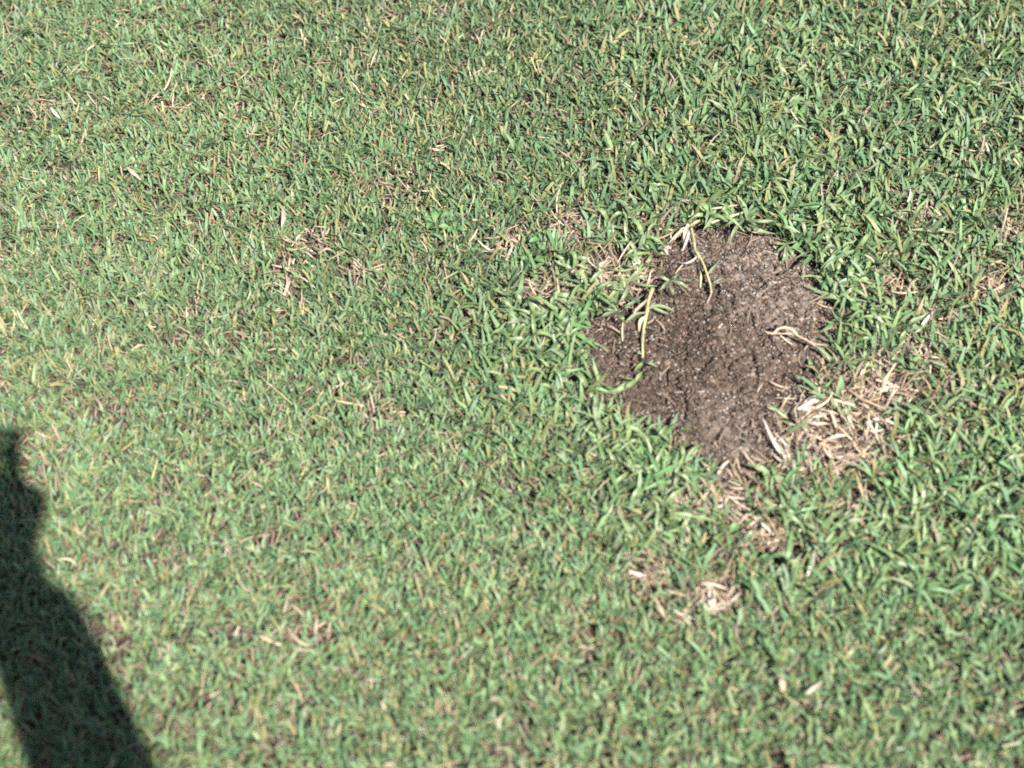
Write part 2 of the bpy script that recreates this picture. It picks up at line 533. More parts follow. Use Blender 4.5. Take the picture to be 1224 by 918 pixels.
def band(a, b):
    c = N('FunctionNodeBooleanMath'); c.operation = 'AND'; Lk(a, c.inputs[0]); Lk(b, c.inputs[1]); return c.outputs[0]


# grid centres lie at odd multiples of .15 in x and at multiples of .3 in y
inside = band(band(cmp(sx.outputs[0], 'GREATER_THAN', XA), cmp(sx.outputs[0], 'LESS_THAN', XB)),
              band(cmp(sx.outputs[1], 'GREATER_THAN', YA + .01), cmp(sx.outputs[1], 'LESS_THAN', YB + .01)))
dl = N('GeometryNodeDeleteGeometry'); Lk(sp.outputs[0], dl.inputs['Geometry']); Lk(inside, dl.inputs['Selection'])
sp2 = N('GeometryNodeSetPosition'); sp2.inputs['Offset'].default_value = (0, -.15, 0); Lk(dl.outputs[0], sp2.inputs['Geometry'])
iop = N('GeometryNodeInstanceOnPoints'); Lk(sp2.outputs[0], iop.inputs['Points']); Lk(gi.outputs[0], iop.inputs['Instance'])
rv = N('FunctionNodeRandomValue'); rv.data_type = 'INT'
[s for s in rv.inputs if s.name == 'Max' and s.type == 'INT'][0].default_value = 3
mm = N('ShaderNodeMath'); mm.operation = 'MULTIPLY'; mm.inputs[1].default_value = math.pi / 2
Lk([s for s in rv.outputs if s.type == 'INT'][0], mm.inputs[0])
cx = N('ShaderNodeCombineXYZ'); Lk(mm.outputs[0], cx.inputs[2]); Lk(cx.outputs[0], iop.inputs['Rotation'])
Lk(iop.outputs[0], go.inputs[0])
md = outer.modifiers.new('spread', 'NODES'); md.node_group = ng

# ------------------------------------------------------------------ crumbs on the soil
OCT = np.array([(1, 0, 0), (-1, 0, 0), (0, 1, 0), (0, -1, 0), (0, 0, 1), (0, 0, -1)], float)
OF = np.array([(0, 2, 4), (2, 1, 4), (1, 3, 4), (3, 0, 4), (2, 0, 5), (1, 2, 5), (3, 1, 5), (0, 3, 5)])
nc = 75000
Pc = np.stack([rng.uniform(x0, x1, nc), rng.uniform(y0, y1, nc)], 1)
sc_ = sdf(Pc)
Pc = Pc[rng.random(nc) < sstep(-.03, .004, sc_)]
nc = len(Pc)
rad = .00045 + .0014 * rng.random(nc) ** 3.0
hz = soil_h(Pc[:, 0], Pc[:, 1]) + rad * .3 + .0006
jit = 1 + rng.uniform(-.4, .4, (nc, 6, 3))
rot = rng.normal(size=(nc, 3, 3)); rot, _ = np.linalg.qr(rot)
Vc = np.einsum('nij,nkj->nki', rot, OCT[None] * 1.15 * jit) * rad[:, None, None] * np.array([1, 1, .8]) + np.concatenate([Pc, hz[:, None]], 1)[:, None, :]
CP = np.array([[.13, .095, .075], [.10, .072, .055], [.17, .125, .095], [.22, .155, .11], [.20, .12, .085], [.31, .27, .24], [.37, .33, .30], [.050, .040, .034], [.15, .11, .085]])
cc = .62 * CP[rng.choice(len(CP), nc, p=[.18, .17, .14, .1, .06, .10, .05, .12, .08])] * rng.uniform(.8, 1.15, nc)[:, None]
Fc = (OF[None] + (np.arange(nc) * 6)[:, None, None]).reshape(-1, 3)
cr_ = link('soil_crumbs', np_mesh('soil_crumbs', Vc.reshape(-1, 3), Fc, np.repeat(cc, 6, 0)), M_CRUMB)
tag(cr_, 'fine grit and crumbs covering the bare soil', 'soil crumbs', kind='stuff')

# larger clods, each one a thing
CLODS = []
for k in range(7):
    bm = bmesh.new(); bmesh.ops.create_icosphere(bm, subdivisions=1 if k < 4 else 2, radius=1)
    for v in bm.verts:
        q = v.co
        v.co = q * (1 + random.uniform(-.28, .22)) * 1.0
        v.co.z *= .72
    me = bpy.data.meshes.new('soil_clod'); bm.to_mesh(me); bm.free(); me.materials.append(M_CLOD); CLODS.append(me)
cnt = 0
for k in range(2000):
    if cnt >= 110: break
    q = np.array([random.uniform(x0, x1), random.uniform(y0, y1)])
    s1 = sdf(q[None])[0]
    if s1 < .006: continue
    # clods gather round the clefts and the edge
    if random.random() > (.25 + .75 * math.exp(-((q[0] - G(950, 440).x) ** 2 + (q[1] - G(950, 440).y) ** 2) / .05 ** 2)): continue
    r = random.uniform(.0015, .0030) if cnt > 20 else random.uniform(.0026, .0042)
    o = link('soil_clod', random.choice(CLODS))
    o.location = (q[0], q[1], soil_h(q[0], q[1])[0] + r * .35)
    o.scale = (r * random.uniform(.8, 1.3), r, r)
    o.rotation_euler = (random.uniform(-.3, .3), random.uniform(-.3, .3), random.uniform(0, 6.28))
    tag(o, 'small rough soil clod lying on the bare brown earth', 'clod', 'soil clods on the bare patch'); cnt += 1


# ------------------------------------------------------------------ single plants and straws
def ground_z(x, y):
    s = sdf(np.array([[x, y]]))[0]
    return max(0.0, soil_h(x, y)[0]) if s > -.03 else 0.0


def smooth_path(pts, n=4):
    pts = [Vector(p) for p in pts]
    ext = [pts[0] * 2 - pts[1]] + pts + [pts[-1] * 2 - pts[-2]]
    out = []
    for i in range(1, len(ext) - 2):
        a, b, c, d = ext[i - 1:i + 3]
        for k in range(n):
            t = k / n
            out.append(.5 * ((2 * b) + (c - a) * t + (2 * a - 5 * b + 4 * c - d) * t * t + (3 * b - a - 3 * c + d) * t ** 3))
    out.append(pts[-1])
    return out


def path3(px):
    """[(px, py, height mm)] -> points above the lawn or soil"""
    out = []
    for x, y, h in px:
        q = G(x, y, .010)
        z = ground_z(q.x, q.y)
        q = G(x, y, z + h * .001)
        out.append(q)
    return out


def ribbon(pts, width, fold=.25, taper=(.5, 1, .15), roll=0.0, thick=.0003, n=4, wave=0.0):
    """a folded leaf along a path: three strips wide, with a thickness"""
    P = smooth_path(pts, n)
    N_ = len(P)
    bm = bmesh.new()
    rows = []
    for i, p in enumerate(P):
        s = i / (N_ - 1)
        tan = (P[min(i + 1, N_ - 1)] - P[max(i - 1, 0)]).normalized()
        hv = tan.cross(Vector((0, 0, 1)))
        if hv.length < 1e-4: hv = Vector((1, 0, 0))
        hv.normalize(); nv = hv.cross(tan).normalized()
        a = roll + wave * math.sin(s * 5)
        wv = hv * math.cos(a) + nv * math.sin(a); up = wv.cross(tan)
        if s < .4: tw = taper[0] + (taper[1] - taper[0]) * (s / .4)
        else: tw = taper[1] + (taper[2] - taper[1]) * ((s - .4) / .6) ** 1.4
        hw = width * .5 * tw
        lift = up * hw * fold
        rows.append([bm.verts.new(p - wv * hw + lift), bm.verts.new(p), bm.verts.new(p + wv * hw + lift),
                     bm.verts.new(p + up * -thick)])
    for a, b in zip(rows[:-1], rows[1:]):
        bm.faces.new((a[0], a[1], b[1], b[0])); bm.faces.new((a[1], a[2], b[2], b[1]))
        bm.faces.new((a[2], a[3], b[3], b[2])); bm.faces.new((a[3], a[0], b[0], b[3]))
    bm.faces.new(rows[0][::-1]); bm.faces.new(rows[-1])
    me = bpy.data.meshes.new('leaf'); bm.to_mesh(me); bm.free()
    return me


def tube(pts, r0, r1, n=4, sides=6, nodes=0):
    P = smooth_path(pts, n); N_ = len(P)
    bm = bmesh.new(); rows = []
    for i, p in enumerate(P):
        s = i / (N_ - 1)
        tan = (P[min(i + 1, N_ - 1)] - P[max(i - 1, 0)]).normalized()
        h = tan.cross(Vector((0.1, .2, 1))).normalized(); u = h.cross(tan)
        r = r0 + (r1 - r0) * s
        if nodes and i % nodes == 0: r *= 1.35
        rows.append([bm.verts.new(p + h * math.cos(a) * r + u * math.sin(a) * r) for a in [2 * math.pi * k / sides for k in range(sides)]])
    for a, b in zip(rows[:-1], rows[1:]):
        for k in range(sides):
            f = bm.faces.new((a[k], a[(k + 1) % sides], b[(k + 1) % sides], b[k])); f.smooth = True
    bm.faces.new(rows[0][::-1]); bm.faces.new(rows[-1])
    me = bpy.data.meshes.new('stem'); bm.to_mesh(me); bm.free()
    return me


def local(me, o):
    me.transform(Matrix.Translation(-o)); return me


def single(name, me, mat, label, cat, at, group=None):
    o = link(name, local(me, at), mat, None, at)
    return tag(o, label, cat, group)


def root(name, at, label, cat, group=None):
    o = link(name, None, None, None, at)
    o.empty_display_size = .01
    return tag(o, label, cat, group)


def straw(px, width, label, mat=None, name='straw', fold=.35, roll=0, taper=(.6, 1, .3), group=None, wave=0):
    pts = path3(px)
    return single(name, ribbon(pts, width, fold, taper, roll, .0004, 4, wave), mat or M_STRAW, label, 'straw', pts[0].copy(), group)


# the curled straw that hangs over the soil and throws a thin shadow
at = path3([(987, 428, 6)])[0]
o = root('curled_straw', at, 'curled pale straw with a looped tip arching over the bare soil', 'straw')
link('stem', local(tube(path3([(989, 432, 4), (985, 425, 9), (975, 414, 14), (963, 406, 17), (953, 401, 19), (946, 396, 21)]), .0012, .0009), at), M_STRAW, o)
link('blade', local(ribbon(path3([(953, 401, 19), (946, 394, 22), (938, 392, 24), (930, 394, 23), (924, 399, 21), (914, 396, 23)]), .0032, .4, (.9, 1, .3)), at), M_STRAW, o)
link('blade', local(ribbon(path3([(963, 406, 16), (948, 400, 18), (933, 399, 18), (921, 400, 17)]), .0020, .3, (.9, 1, .3)), at), M_STRAW, o)
link('blade', local(ribbon(path3([(968, 409, 15), (978, 412, 15), (992, 413, 14)]), .0020, .3, (.9, 1, .3)), at), M_STRAW, o)

# dry forked runner hanging into the soil from above
at = path3([(828, 268, 14)])[0]
o = root('dry_runner', at, 'dry forked runner with pale stem hanging down onto the soil', 'runner')
link('stem', local(tube(path3([(826, 272, 16), (829, 285, 15), (831, 298, 13), (836, 308, 12), (838, 322, 9), (837, 344, 4)]), .0016, .0011, nodes=6), at), M_STEM, o)
link('stem', local(tube(path3([(833, 300, 13), (840, 314, 12), (845, 327, 9), (849, 340, 5), (850, 350, 3)]), .0013, .0009, nodes=6), at), M_STEM, o)
link('blade', local(ribbon(path3([(833, 307, 12), (828, 312, 12), (820, 315, 10), (812, 314, 9)]), .0032, .4), at), M_BLEACH, o)
link('blade', local(ribbon(path3([(827, 272, 16), (820, 274, 15), (812, 279, 12), (806, 287, 9)]), .0042, .4), at), M_BLEACH, o)
link('blade', local(ribbon(path3([(823, 268, 17), (819, 278, 15), (818, 290, 11)]), .0046, .4), at), M_BLEACH, o)
link('blade', local(ribbon(path3([(849, 340, 5), (854, 338, 8), (864, 332, 9)]), .0030, .3), at), M_GREY, o)
link('blade', local(ribbon(path3([(846, 328, 9), (853, 320, 11), (860, 312, 10)]), .0030, .3), at), M_GREY, o)

# green runner that creeps down the left side of the soil
at = path3([(776, 340, 14)])[0]
o = root('creeping_runner', at, 'half green runner creeping down across the left of the soil', 'runner')
link('stem', local(tube(path3([(780, 345, 14), (775, 360, 12), (773, 375, 10), (769, 395, 7), (768, 415, 5), (769, 436, 3)]), .0020, .0012, nodes=7), at), M_STEM, o)
for k, (pp, wd, mt) in enumerate([([(773, 378, 11), (766, 384, 12), (764, 396, 8)], .0045, M_STRAW), ([(771, 374, 12), (760, 376, 14), (752, 382, 12), (745, 386, 8)], .0040, M_GREY),
                                  ([(774, 370, 12), (785, 366, 14), (797, 368, 12), (806, 372, 7)], .0044, M_GREEN), ([(776, 366, 13), (790, 372, 13), (800, 376, 9)], .0036, M_GREY),
                                  ([(769, 434, 4), (764, 438, 7), (758, 444, 6)], .0044, M_GREEN), ([(769, 434, 4), (776, 434, 7), (784, 438, 5)], .0044, M_GREEN),
                                  ([(768, 424, 4), (763, 422, 6), (759, 426, 5)], .0034, M_GREY), ([(774, 358, 13), (768, 364, 15), (760, 372, 12), (757, 378, 8)], .0036, M_STRAW)]):
    link('blade', local(ribbon(path3(pp), wd, .3), at), mt, o)

# fan of long greyed blades to the left of the soil
def fan(name, centre, rays, label, cat, mats, width=.004, h0=8, hm=15, h1=6, group=None, stem=None):
    at = path3([(centre[0], centre[1], h0)])[0]
    o = root(name, at, label, cat, group)
    for k, (ex, ey) in enumerate(rays):
        cx_, cy_ = centre
        mx_, my_ = cx_ + (ex - cx_) * .5, cy_ + (ey - cy_) * .5
        bow = random.uniform(-.12, .12)
        mx_ += (ey - cy_) * bow; my_ -= (ex - cx_) * bow
        jj = random.uniform(.8, 1.2)
        link('blade', local(ribbon(path3([(cx_, cy_, h0), (mx_, my_, hm * jj), (ex, ey, h1 * random.uniform(.6, 1.6))]), width * random.uniform(.8, 1.2), random.uniform(.15, .45), (.6, 1, .15), random.uniform(-.4, .4)), at),
             mats[k % len(mats)], o)
    if stem: link('stem', local(tube(path3(stem), .0014, .0010, nodes=6), at), M_STEM, o)
    return o


fan('grass_sprig', (752, 335), [(716, 350), (722, 362), (735, 368), (780, 330), (786, 342), (728, 330), (775, 318)], 'spread sprig of long grey green blades leaning in from the left of the soil', 'grass sprig', [M_GREY, M_GREEN, M_GREY], .0042)
fan('grass_sprig', (704, 412), [(690, 425), (700, 436), (720, 414), (728, 419), (694, 402), (712, 404)], 'small star shaped sprig lying on the soil at its left end', 'grass sprig', [M_GREY, M_GREEN], .0036, 4, 8, 3)
fan('grass_sprig', (760, 455), [(738, 453), (728, 470), (716, 470), (768, 444), (742, 466)], 'sprig of broad green blades below the creeping runner', 'grass sprig', [M_GREEN], .0048, 5, 10, 5)
fan('grass_sprig', (765, 318), [(742, 316), (752, 300), (728, 322), (790, 322), (760, 300)], 'sprig of fine grey green blades beside the dry forked runner', 'grass sprig', [M_GREY, M_GREEN], .0034, 10, 17, 9)
fan('grass_sprig', (690, 360), [(655, 352), (668, 345), (712, 372), (640, 362), (700, 340), (676, 378)], 'sprawling green sprig over the dead patch left of the soil', 'grass sprig', [M_GREEN, M_GREY], .0044, 8, 17, 8)
fan('grass_sprig', (890, 262), [(862, 274), (872, 292), (912, 272), (935, 262), (905, 247), (928, 280)], 'arching sprig of green blades overhanging the top of the soil', 'grass sprig', [M_GREEN, M_GREY], .0040, 10, 20, 8, stem=[(846, 268, 12), (862, 262, 16), (888, 254, 18)])
fan('grass_sprig', (940, 292), [(925, 304), (935, 316), (952, 312), (962, 286), (918, 290)], 'short sprig of blades drooping onto the pale upper soil', 'grass sprig', [M_GREEN, M_GREY], .0038, 8, 15, 5)
fan('grass_sprig', (1010, 432), [(988, 430), (1030, 446), (1055, 440), (1020, 414), (1000, 448), (1040, 426)], 'green sprig beside the curled straw at the soil edge', 'grass sprig', [M_GREEN, M_GREY, M_GREEN], .0042, 8, 16, 6)
fan('grass_sprig', (970, 440), [(966, 428), (978, 446), (962, 446)], 'tiny two leaved green sprig under the curled straw', 'grass sprig', [M_GREEN], .0044, 3, 7, 5)
fan('grass_sprig', (795, 560), [(812, 548), (828, 540), (776, 566), (790, 538), (815, 560)], 'long bladed green sprig at the lower left edge of the soil', 'grass sprig', [M_GREEN], .0046, 8, 15, 6)
fan('grass_sprig', (850, 568), [(845, 545), (858, 548), (838, 552), (866, 560), (834, 566)], 'upright thin sprig standing at the lowest edge of the soil', 'grass sprig', [M_GREEN, M_GREEN, M_STRAW], .0032, 4, 14, 14)
fan('grass_sprig', (1122, 308), [(1096, 302), (1110, 286), (1122, 288), (1140, 300), (1142, 318), (1130, 330), (1100, 318)], 'star of dark glossy blades right of the soil', 'grass sprig', [M_WEED], .0048, 8, 20, 14)
fan('grass_sprig', (1050, 258), [(1036, 282), (1058, 238), (1068, 250), (1040, 244), (1030, 262), (1062, 274)], 'bright green upright sprig above a dead patch right of the soil', 'grass sprig', [M_WEED], .0050, 8, 22, 18)
fan('grass_sprig', (1178, 218), [(1192, 196), (1200, 208), (1160, 202), (1182, 190), (1166, 224), (1205, 224)], 'tall bushy sprig of long green blades in the coarse grass', 'grass sprig', [M_GREEN, M_WEED], .0044, 8, 24, 20)
fan('grass_sprig', (1006, 500), [(1012, 484), (1004, 480), (1020, 510), (996, 486), (1018, 494)], 'thin green sprig growing through the pale dead grass', 'grass sprig', [M_GREEN], .0036, 4, 14, 12)

fan('grass_sprig', (738, 372), [(712, 384), (724, 352), (758, 362), (770, 352), (718, 366), (748, 388)], 'sprig of narrow grey blades at the notch left of the creeping runner', 'grass sprig', [M_GREY, M_GREY, M_GREEN], .0036, 10, 20, 9)
fan('grass_sprig', (800, 336), [(824, 346), (832, 338), (790, 352), (782, 324), (812, 326), (808, 356)], 'sprig of pale grey blades lying over the upper left soil', 'grass sprig', [M_GREY], .0036, 8, 15, 6)
fan('grass_sprig', (780, 302), [(752, 298), (764, 286), (800, 306), (744, 310), (796, 290), (772, 318)], 'sprig of long thin blades beside the bleached flake', 'grass sprig', [M_GREY, M_GREEN], .0036, 12, 22, 10)
fan('grass_sprig', (722, 345), [(690, 352), (700, 334), (744, 338), (752, 350), (706, 362), (735, 328)], 'sprig of flat green blades between the hooked straw and the soil', 'grass sprig', [M_GREEN, M_GREY], .0042, 10, 21, 10)

# bleached pieces round the soil
fan('bleached_leaf', (954, 490), [(978, 474), (990, 471), (984, 482), (992, 478)], 'bleached white frayed leaf lying at the right edge of the soil', 'dead leaf', [M_BLEACH], .0050, 10, 15, 12)
fan('bleached_leaf', (962, 505), [(985, 496), (1004, 492), (990, 506), (978, 492)], 'second bleached leaf with brown edges under the white frayed leaf', 'dead leaf', [M_BLEACH, M_STRAW], .0042, 9, 13, 10)
fan('bleached_leaf', (945, 556), [(912, 500), (925, 516), (934, 560), (940, 566), (922, 540), (952, 548)], 'splayed pale dead leaf stalk at the lower right of the soil', 'dead leaf', [M_BLEACH, M_BLEACH, M_STRAW], .0038, 9, 15, 11)
fan('bleached_leaf', (826, 270), [(808, 282), (800, 290), (816, 300), (840, 262)], 'pale withered leaf bunch at the upper left of the soil', 'dead leaf', [M_BLEACH, M_STRAW], .0040, 12, 15, 9)
fan('bleached_leaf', (794, 294), [(784, 291), (802, 297), (798, 304)], 'small bleached flake beside the withered leaf bunch', 'dead leaf', [M_BLEACH], .0046, 8, 9, 7)
fan('dead_tuft', (1186, 352), [(1182, 330), (1190, 326), (1172, 342), (1200, 338), (1205, 352), (1170, 358), (1196, 362), (1178, 364), (1208, 346)], 'dead tan tuft with splayed bleached blades in the green grass', 'dead tuft', [M_STRAW, M_TAN, M_BLEACH, M_TAN], .0032, 4, 11, 9)
fan('dead_tuft', (686, 276), [(672, 266), (680, 262), (698, 270), (704, 284), (678, 288), (692, 290), (668, 280)], 'pinkish dead tuft above the left end of the soil', 'dead tuft', [M_TAN, M_STRAW], .0028, 4, 9, 6)
fan('dead_tuft', (1104, 430), [(1096, 412), (1112, 416), (1124, 428), (1090, 428), (1100, 446), (1118, 442), (1086, 440)], 'small starry dead tuft between coarse blades right of the soil', 'dead tuft', [M_STRAW, M_TAN], .0028, 4, 11, 8)
fan('dead_tuft', (850, 734), [(848, 700), (856, 704), (886, 708), (872, 716), (840, 722), (845, 730)], 'forked pale dead stalk sunk in the lawn below the soil', 'dead tuft', [M_BLEACH, M_STRAW, M_BLEACH, M_TAN], .0042, 5, 12, 12)
fan('dead_tuft', (778, 690), [(766, 676), (784, 672), (790, 684), (770, 704), (788, 702), (760, 692)], 'reddish tan dead clump in the lawn below left of the soil', 'dead tuft', [M_TAN], .0030, 3, 9, 6)
fan('dead_tuft', (1205, 268), [(1196, 250), (1214, 250), (1222, 262), (1190, 266), (1200, 286), (1218, 284)], 'thin tan dead clump above the splayed dead tuft', 'dead tuft', [M_TAN, M_STRAW], .0028, 3, 10, 7)

straw([(814, 239, 16), (824, 242, 18), (836, 243, 17), (846, 249, 15)], .0052, 'thick bleached straw lying in the grass above the soil', M_BLEACH)
straw([(846, 250, 17), (858, 249, 19), (872, 247, 20), (888, 244, 18)], .0030, 'thin pale stem running on from the thick bleached straw', M_STRAW)
straw([(338, 252, 15), (339, 262, 19), (337, 275, 15)], .0046, 'single white upright straw in the fine lawn', M_BLEACH)
straw([(152, 200, 16), (160, 208, 19), (168, 215, 15)], .0042, 'short pale straw slanting alone in the fine lawn', M_STRAW)
straw([(962, 834, 16), (972, 824, 21), (984, 814, 17)], .0040, 'pale slanting straw beside a stubby one in the blurred lawn', M_BLEACH)
straw([(936, 826, 15), (935, 814, 20), (934, 802, 15)], .0052, 'stubby pale upright straw in the blurred lawn', M_STRAW)
straw([(966, 688, 14), (971, 670, 19), (976, 655, 16)], .0042, 'pale upright straw below the dead grass beside the soil', M_BLEACH)
straw([(1036, 506, 12), (1048, 502, 14), (1060, 503, 14), (1074, 510, 12)], .0046, 'stout pinkish straw lying on the dead grass right of the soil', M_BLEACH)
straw([(1006, 480, 10), (1011, 490, 13), (1016, 503, 12), (1021, 513, 8)], .0034, 'straight pink straw standing in the dead grass by the green sprig', M_BLEACH)
straw([(1026, 482, 12), (1036, 486, 14), (1048, 500, 13)], .0026, 'thin tan straw crossing the stout pinkish straw', M_STRAW)
straw([(1048, 466, 12), (1060, 464, 15), (1072, 461, 12)], .0036, 'pale flat straw at the top of the dead grass', M_BLEACH)
straw([(1030, 450, 10), (1032, 462, 14), (1028, 474, 11)], .0028, 'short upright tan straw over the dead grass', M_STRAW)
straw([(1020, 548, 8), (1030, 540, 12), (1038, 524, 12), (1046, 516, 9)], .0026, 'thin brown straw bending beside the dark hollow', M_TAN)
straw([(1006, 556, 8), (1022, 556, 12), (1040, 560, 12), (1052, 556, 8)], .0026, 'thin grey straw bridging the dark hollow', M_GREY)
straw([(975, 616, 10), (995, 610, 14), (1012, 600, 12), (1018, 612, 9)], .0032, 'bent pale straw in the thin grass below the soil', M_STRAW)
straw([(846, 592, 9), (850, 602, 12), (862, 606, 12), (870, 594, 9)], .0040, 'looped pale straw at the bare tongue below the soil', M_BLEACH)
straw([(905, 608, 9), (920, 604, 14), (940, 606, 13)], .0026, 'fine tan straw lying on the thin grass below the soil', M_STRAW)
straw([(660, 366, 10), (676, 360, 13), (690, 348, 12)], .0026, 'thin brown straw over the dead patch left of the soil', M_TAN)
straw([(714, 330, 9), (716, 318, 14), (724, 312, 12)], .0036, 'bleached hooked straw between the sprigs left of the soil', M_BLEACH)
straw([(1100, 392, 10), (1108, 382, 15), (1116, 372, 13)], .0038, 'stiff pale straw slanting among coarse blades right of the soil', M_BLEACH)
straw([(604, 312, 12), (612, 296, 17), (606, 282, 14)], .0020, 'very thin straw by a dark hole left of the soil', M_STRAW)
straw([(60, 128, 10), (66, 136, 14), (72, 142, 11)], .0040, 'pinkish straw flake near a dead streak in the fine lawn', M_BLEACH)
straw([(380, 304, 10), (390, 298, 14), (398, 300, 11)], .0030, 'tan straw curl lying in the middle of the fine lawn', M_STRAW)
straw([(340, 352, 9), (344, 340, 14), (342, 328, 12)], .0034, 'brown upright dead stalk in the fine lawn', M_TAN)

# loose straws strewn through the lawn: only their place tells them apart
STRAWS = []
for k in range(8):
    l = random.uniform(.010, .020); b = random.uniform(-.003, .003)
    STRAWS.append(ribbon([Vector((-l / 2, 0, 0)), Vector((0, b, random.uniform(.0005, .003))), Vector((l / 2, 0, random.uniform(-.002, .002)))], random.uniform(.0013, .0025), .3, (.7, 1, .4)))
    STRAWS[-1].materials.append([M_STRAW, M_TAN, M_TAN, M_STRAW][k % 4])
k = 0
while k < 150:
    px, py = random.uniform(-40, 1264), random.uniform(-20, 940)
    q = G(px, py, .012)
    if sdf(np.array([[q.x, q.y]]))[0] > -.02: continue
    if px < 180 and py > 520 and random.random() < .7: continue
    o = link('loose_straw', random.choice(STRAWS))
    o.location = (q.x, q.y, random.uniform(.009, .016)); o.rotation_euler = (random.uniform(-.7, .7), random.uniform(-.8, .8), random.uniform(0, 6.28))
    tag(o, 'loose short dry straw caught among the green lawn blades', 'straw', 'loose straws strewn through the lawn'); k += 1

# coarse tufts: each a thing with its blades as parts
BL = []
for k in range(10):
    l = random.uniform(.020, .042); h = random.uniform(.008, .018); bw = random.uniform(-.005, .005)
    me = ribbon([Vector((0, 0, 0)), Vector((l * .35, bw * .4, h)), Vector((l * .7, bw, h * random.uniform(.7, 1.15))), Vector((l, bw * 1.6, h * random.uniform(.2, .9)))], random.uniform(.0034, .0048), random.uniform(.1, .45), (.7, 1, .12), random.uniform(-.3, .3), n=3)
    me.materials.append([M_GREEN, M_GREEN, M_GREY, M_WEED][k % 4]); BL.append(me)


def tuft(q, nb, label, group, scale=1.0):
    o = root('coarse_tuft', Vector((q.x, q.y, 0)), label, 'grass tuft', group)
    a0 = random.uniform(0, 6.28)
    for j in range(nb):
        b = link('blade', random.choice(BL), None, o)
        b.rotation_euler = (random.uniform(-.35, .35), random.uniform(-.5, .15), a0 + j * 6.28 / nb + random.uniform(-.4, .4))
        b.location = (random.uniform(-.003, .003), random.uniform(-.003, .003), random.uniform(.002, .008))
        s = scale * random.uniform(.75, 1.15); b.scale = (s, s, s)
    return o


k = 0; tries = 0
while k < 84 and tries < 5000:
    tries += 1
    q = G(random.uniform(600, 1120), random.uniform(215, 680))
    s = sdf(np.array([[q.x, q.y]]))[0]
    if not (-.080 < s < -.015): continue
    if dry_field(np.array([[q.x, q.y]]))[0] > .35: continue
    tuft(q, random.randint(4, 6), 'coarse green grass tuft fringing the bare soil', 'coarse tufts fringing the soil'); k += 1
k = 0
while k < 90:
    q = G(random.uniform(920, 1260), random.uniform(60, 720))
    s = sdf(np.array([[q.x, q.y]]))[0]
    if s > -.08 or dry_field(np.array([[q.x, q.y]]))[0] > .5: continue
    tuft(q, random.randint(3, 5), 'coarse green grass tuft in the rough lawn right of the soil', 'coarse tufts in the rough lawn', .92); k += 1

# small broad leaved weeds
def oval_leaf(l, wd):
    bm = bmesh.new(); rows = []
    prof = [.12, .62, .95, 1.0, .78, .3]
    for i, pw in enumerate(prof):
        s = i / 5; z = .22 * l * math.sin(s * 2.4) ; hw = wd / 2 * pw
        rows.append([bm.verts.new((s * l, -hw, z + hw * .3)), bm.verts.new((s * l, 0, z)), bm.verts.new((s * l, hw, z + hw * .3)), bm.verts.new((s * l, 0, z - .0004))])
    for a, b in zip(rows[:-1], rows[1:]):
        for i, j in ((0, 1), (1, 2), (2, 3), (3, 0)): bm.faces.new((a[i], a[j], b[j], b[i]))
    bm.faces.new(rows[0][::-1]); bm.faces.new(rows[-1])
    for f in bm.faces: f.smooth = False
    me = bpy.data.meshes.new('leaf'); bm.to_mesh(me); bm.free(); me.materials.append(M_WEED); return me


OV = [oval_leaf(.012, .0075), oval_leaf(.010, .006), oval_leaf(.014, .0070), oval_leaf(.009, .0065)]
for (px, py, nl, label) in [(545, 276, 6, 'low round leaved weed in the lawn left of the soil'), (520, 268, 5, 'small oval leaved weed next to the round leaved one'),
                            (648, 290, 6, 'broad leaved weed beside the pinkish dead tuft'), (636, 314, 5, 'oval leaved weed over a dark gap left of the soil'),
                            (665, 395, 6, 'green weed rosette left of the star shaped sprig'), (690, 388, 4, 'little weed touching the left end of the soil'),
                            (1074, 556, 6, 'bright weed rosette beside the dark hollow'), (1094, 572, 5, 'weed rosette just right of the bright one'),
                            (1066, 590, 5, 'weed rosette below the dark hollow'), (780, 170, 6, 'round leaved weed in the lawn above the soil'),
                            (800, 192, 5, 'oval leaved weed just below the round leaved one above the soil'), (640, 190, 5, 'lone small leaved weed in the fine lawn above the dead tuft'),
                            (900, 672, 5, 'weed rosette in thin grass below the soil'), (870, 640, 5, 'small weed below the looped straw')]:
    q = G(px, py, .008)
    o = root('weed', Vector((q.x, q.y, 0)), label, 'weed')
    a0 = random.uniform(0, 6.28)
    for j in range(nl):
        b = link('leaf', random.choice(OV), None, o)
        a = a0 + j * 2.4; rr = random.uniform(.001, .006)
        b.location = (rr * math.cos(a), rr * math.sin(a), random.uniform(.008, .016)); b.rotation_euler = (random.uniform(-.3, .3), random.uniform(-.35, .25), a)
        s = random.uniform(.8, 1.15); b.scale = (s, s, s)
    link('stem', tube([Vector((0, 0, -.002)), Vector((.001, 0, .006)), Vector((0, .001, .012))], .0011, .0008), M_STEM, o)

# ------------------------------------------------------------------ the photographer, whose arm shades the corner of the lawn
def plain(name, c, rough=.7, noise=.25, scale=300):
    m, t, p = new_mat(name)
    tc = t.nodes.new('ShaderNodeTexCoord'); n = t.nodes.new('ShaderNodeTexNoise'); n.inputs['Scale'].default_value = scale
    t.links.new(tc.outputs['Object'], n.inputs['Vector'])
    cr = t.nodes.new('ShaderNodeValToRGB')
    cr.color_ramp.elements[0].color = (*[x * (1 - noise) for x in c], 1); cr.color_ramp.elements[1].color = (*[min(1, x * (1 + noise)) for x in c], 1)
    t.links.new(n.outputs['Fac'], cr.inputs[0]); t.links.new(cr.outputs[0], p.inputs['Base Color'])
    p.inputs['Roughness'].default_value = rough
    return m


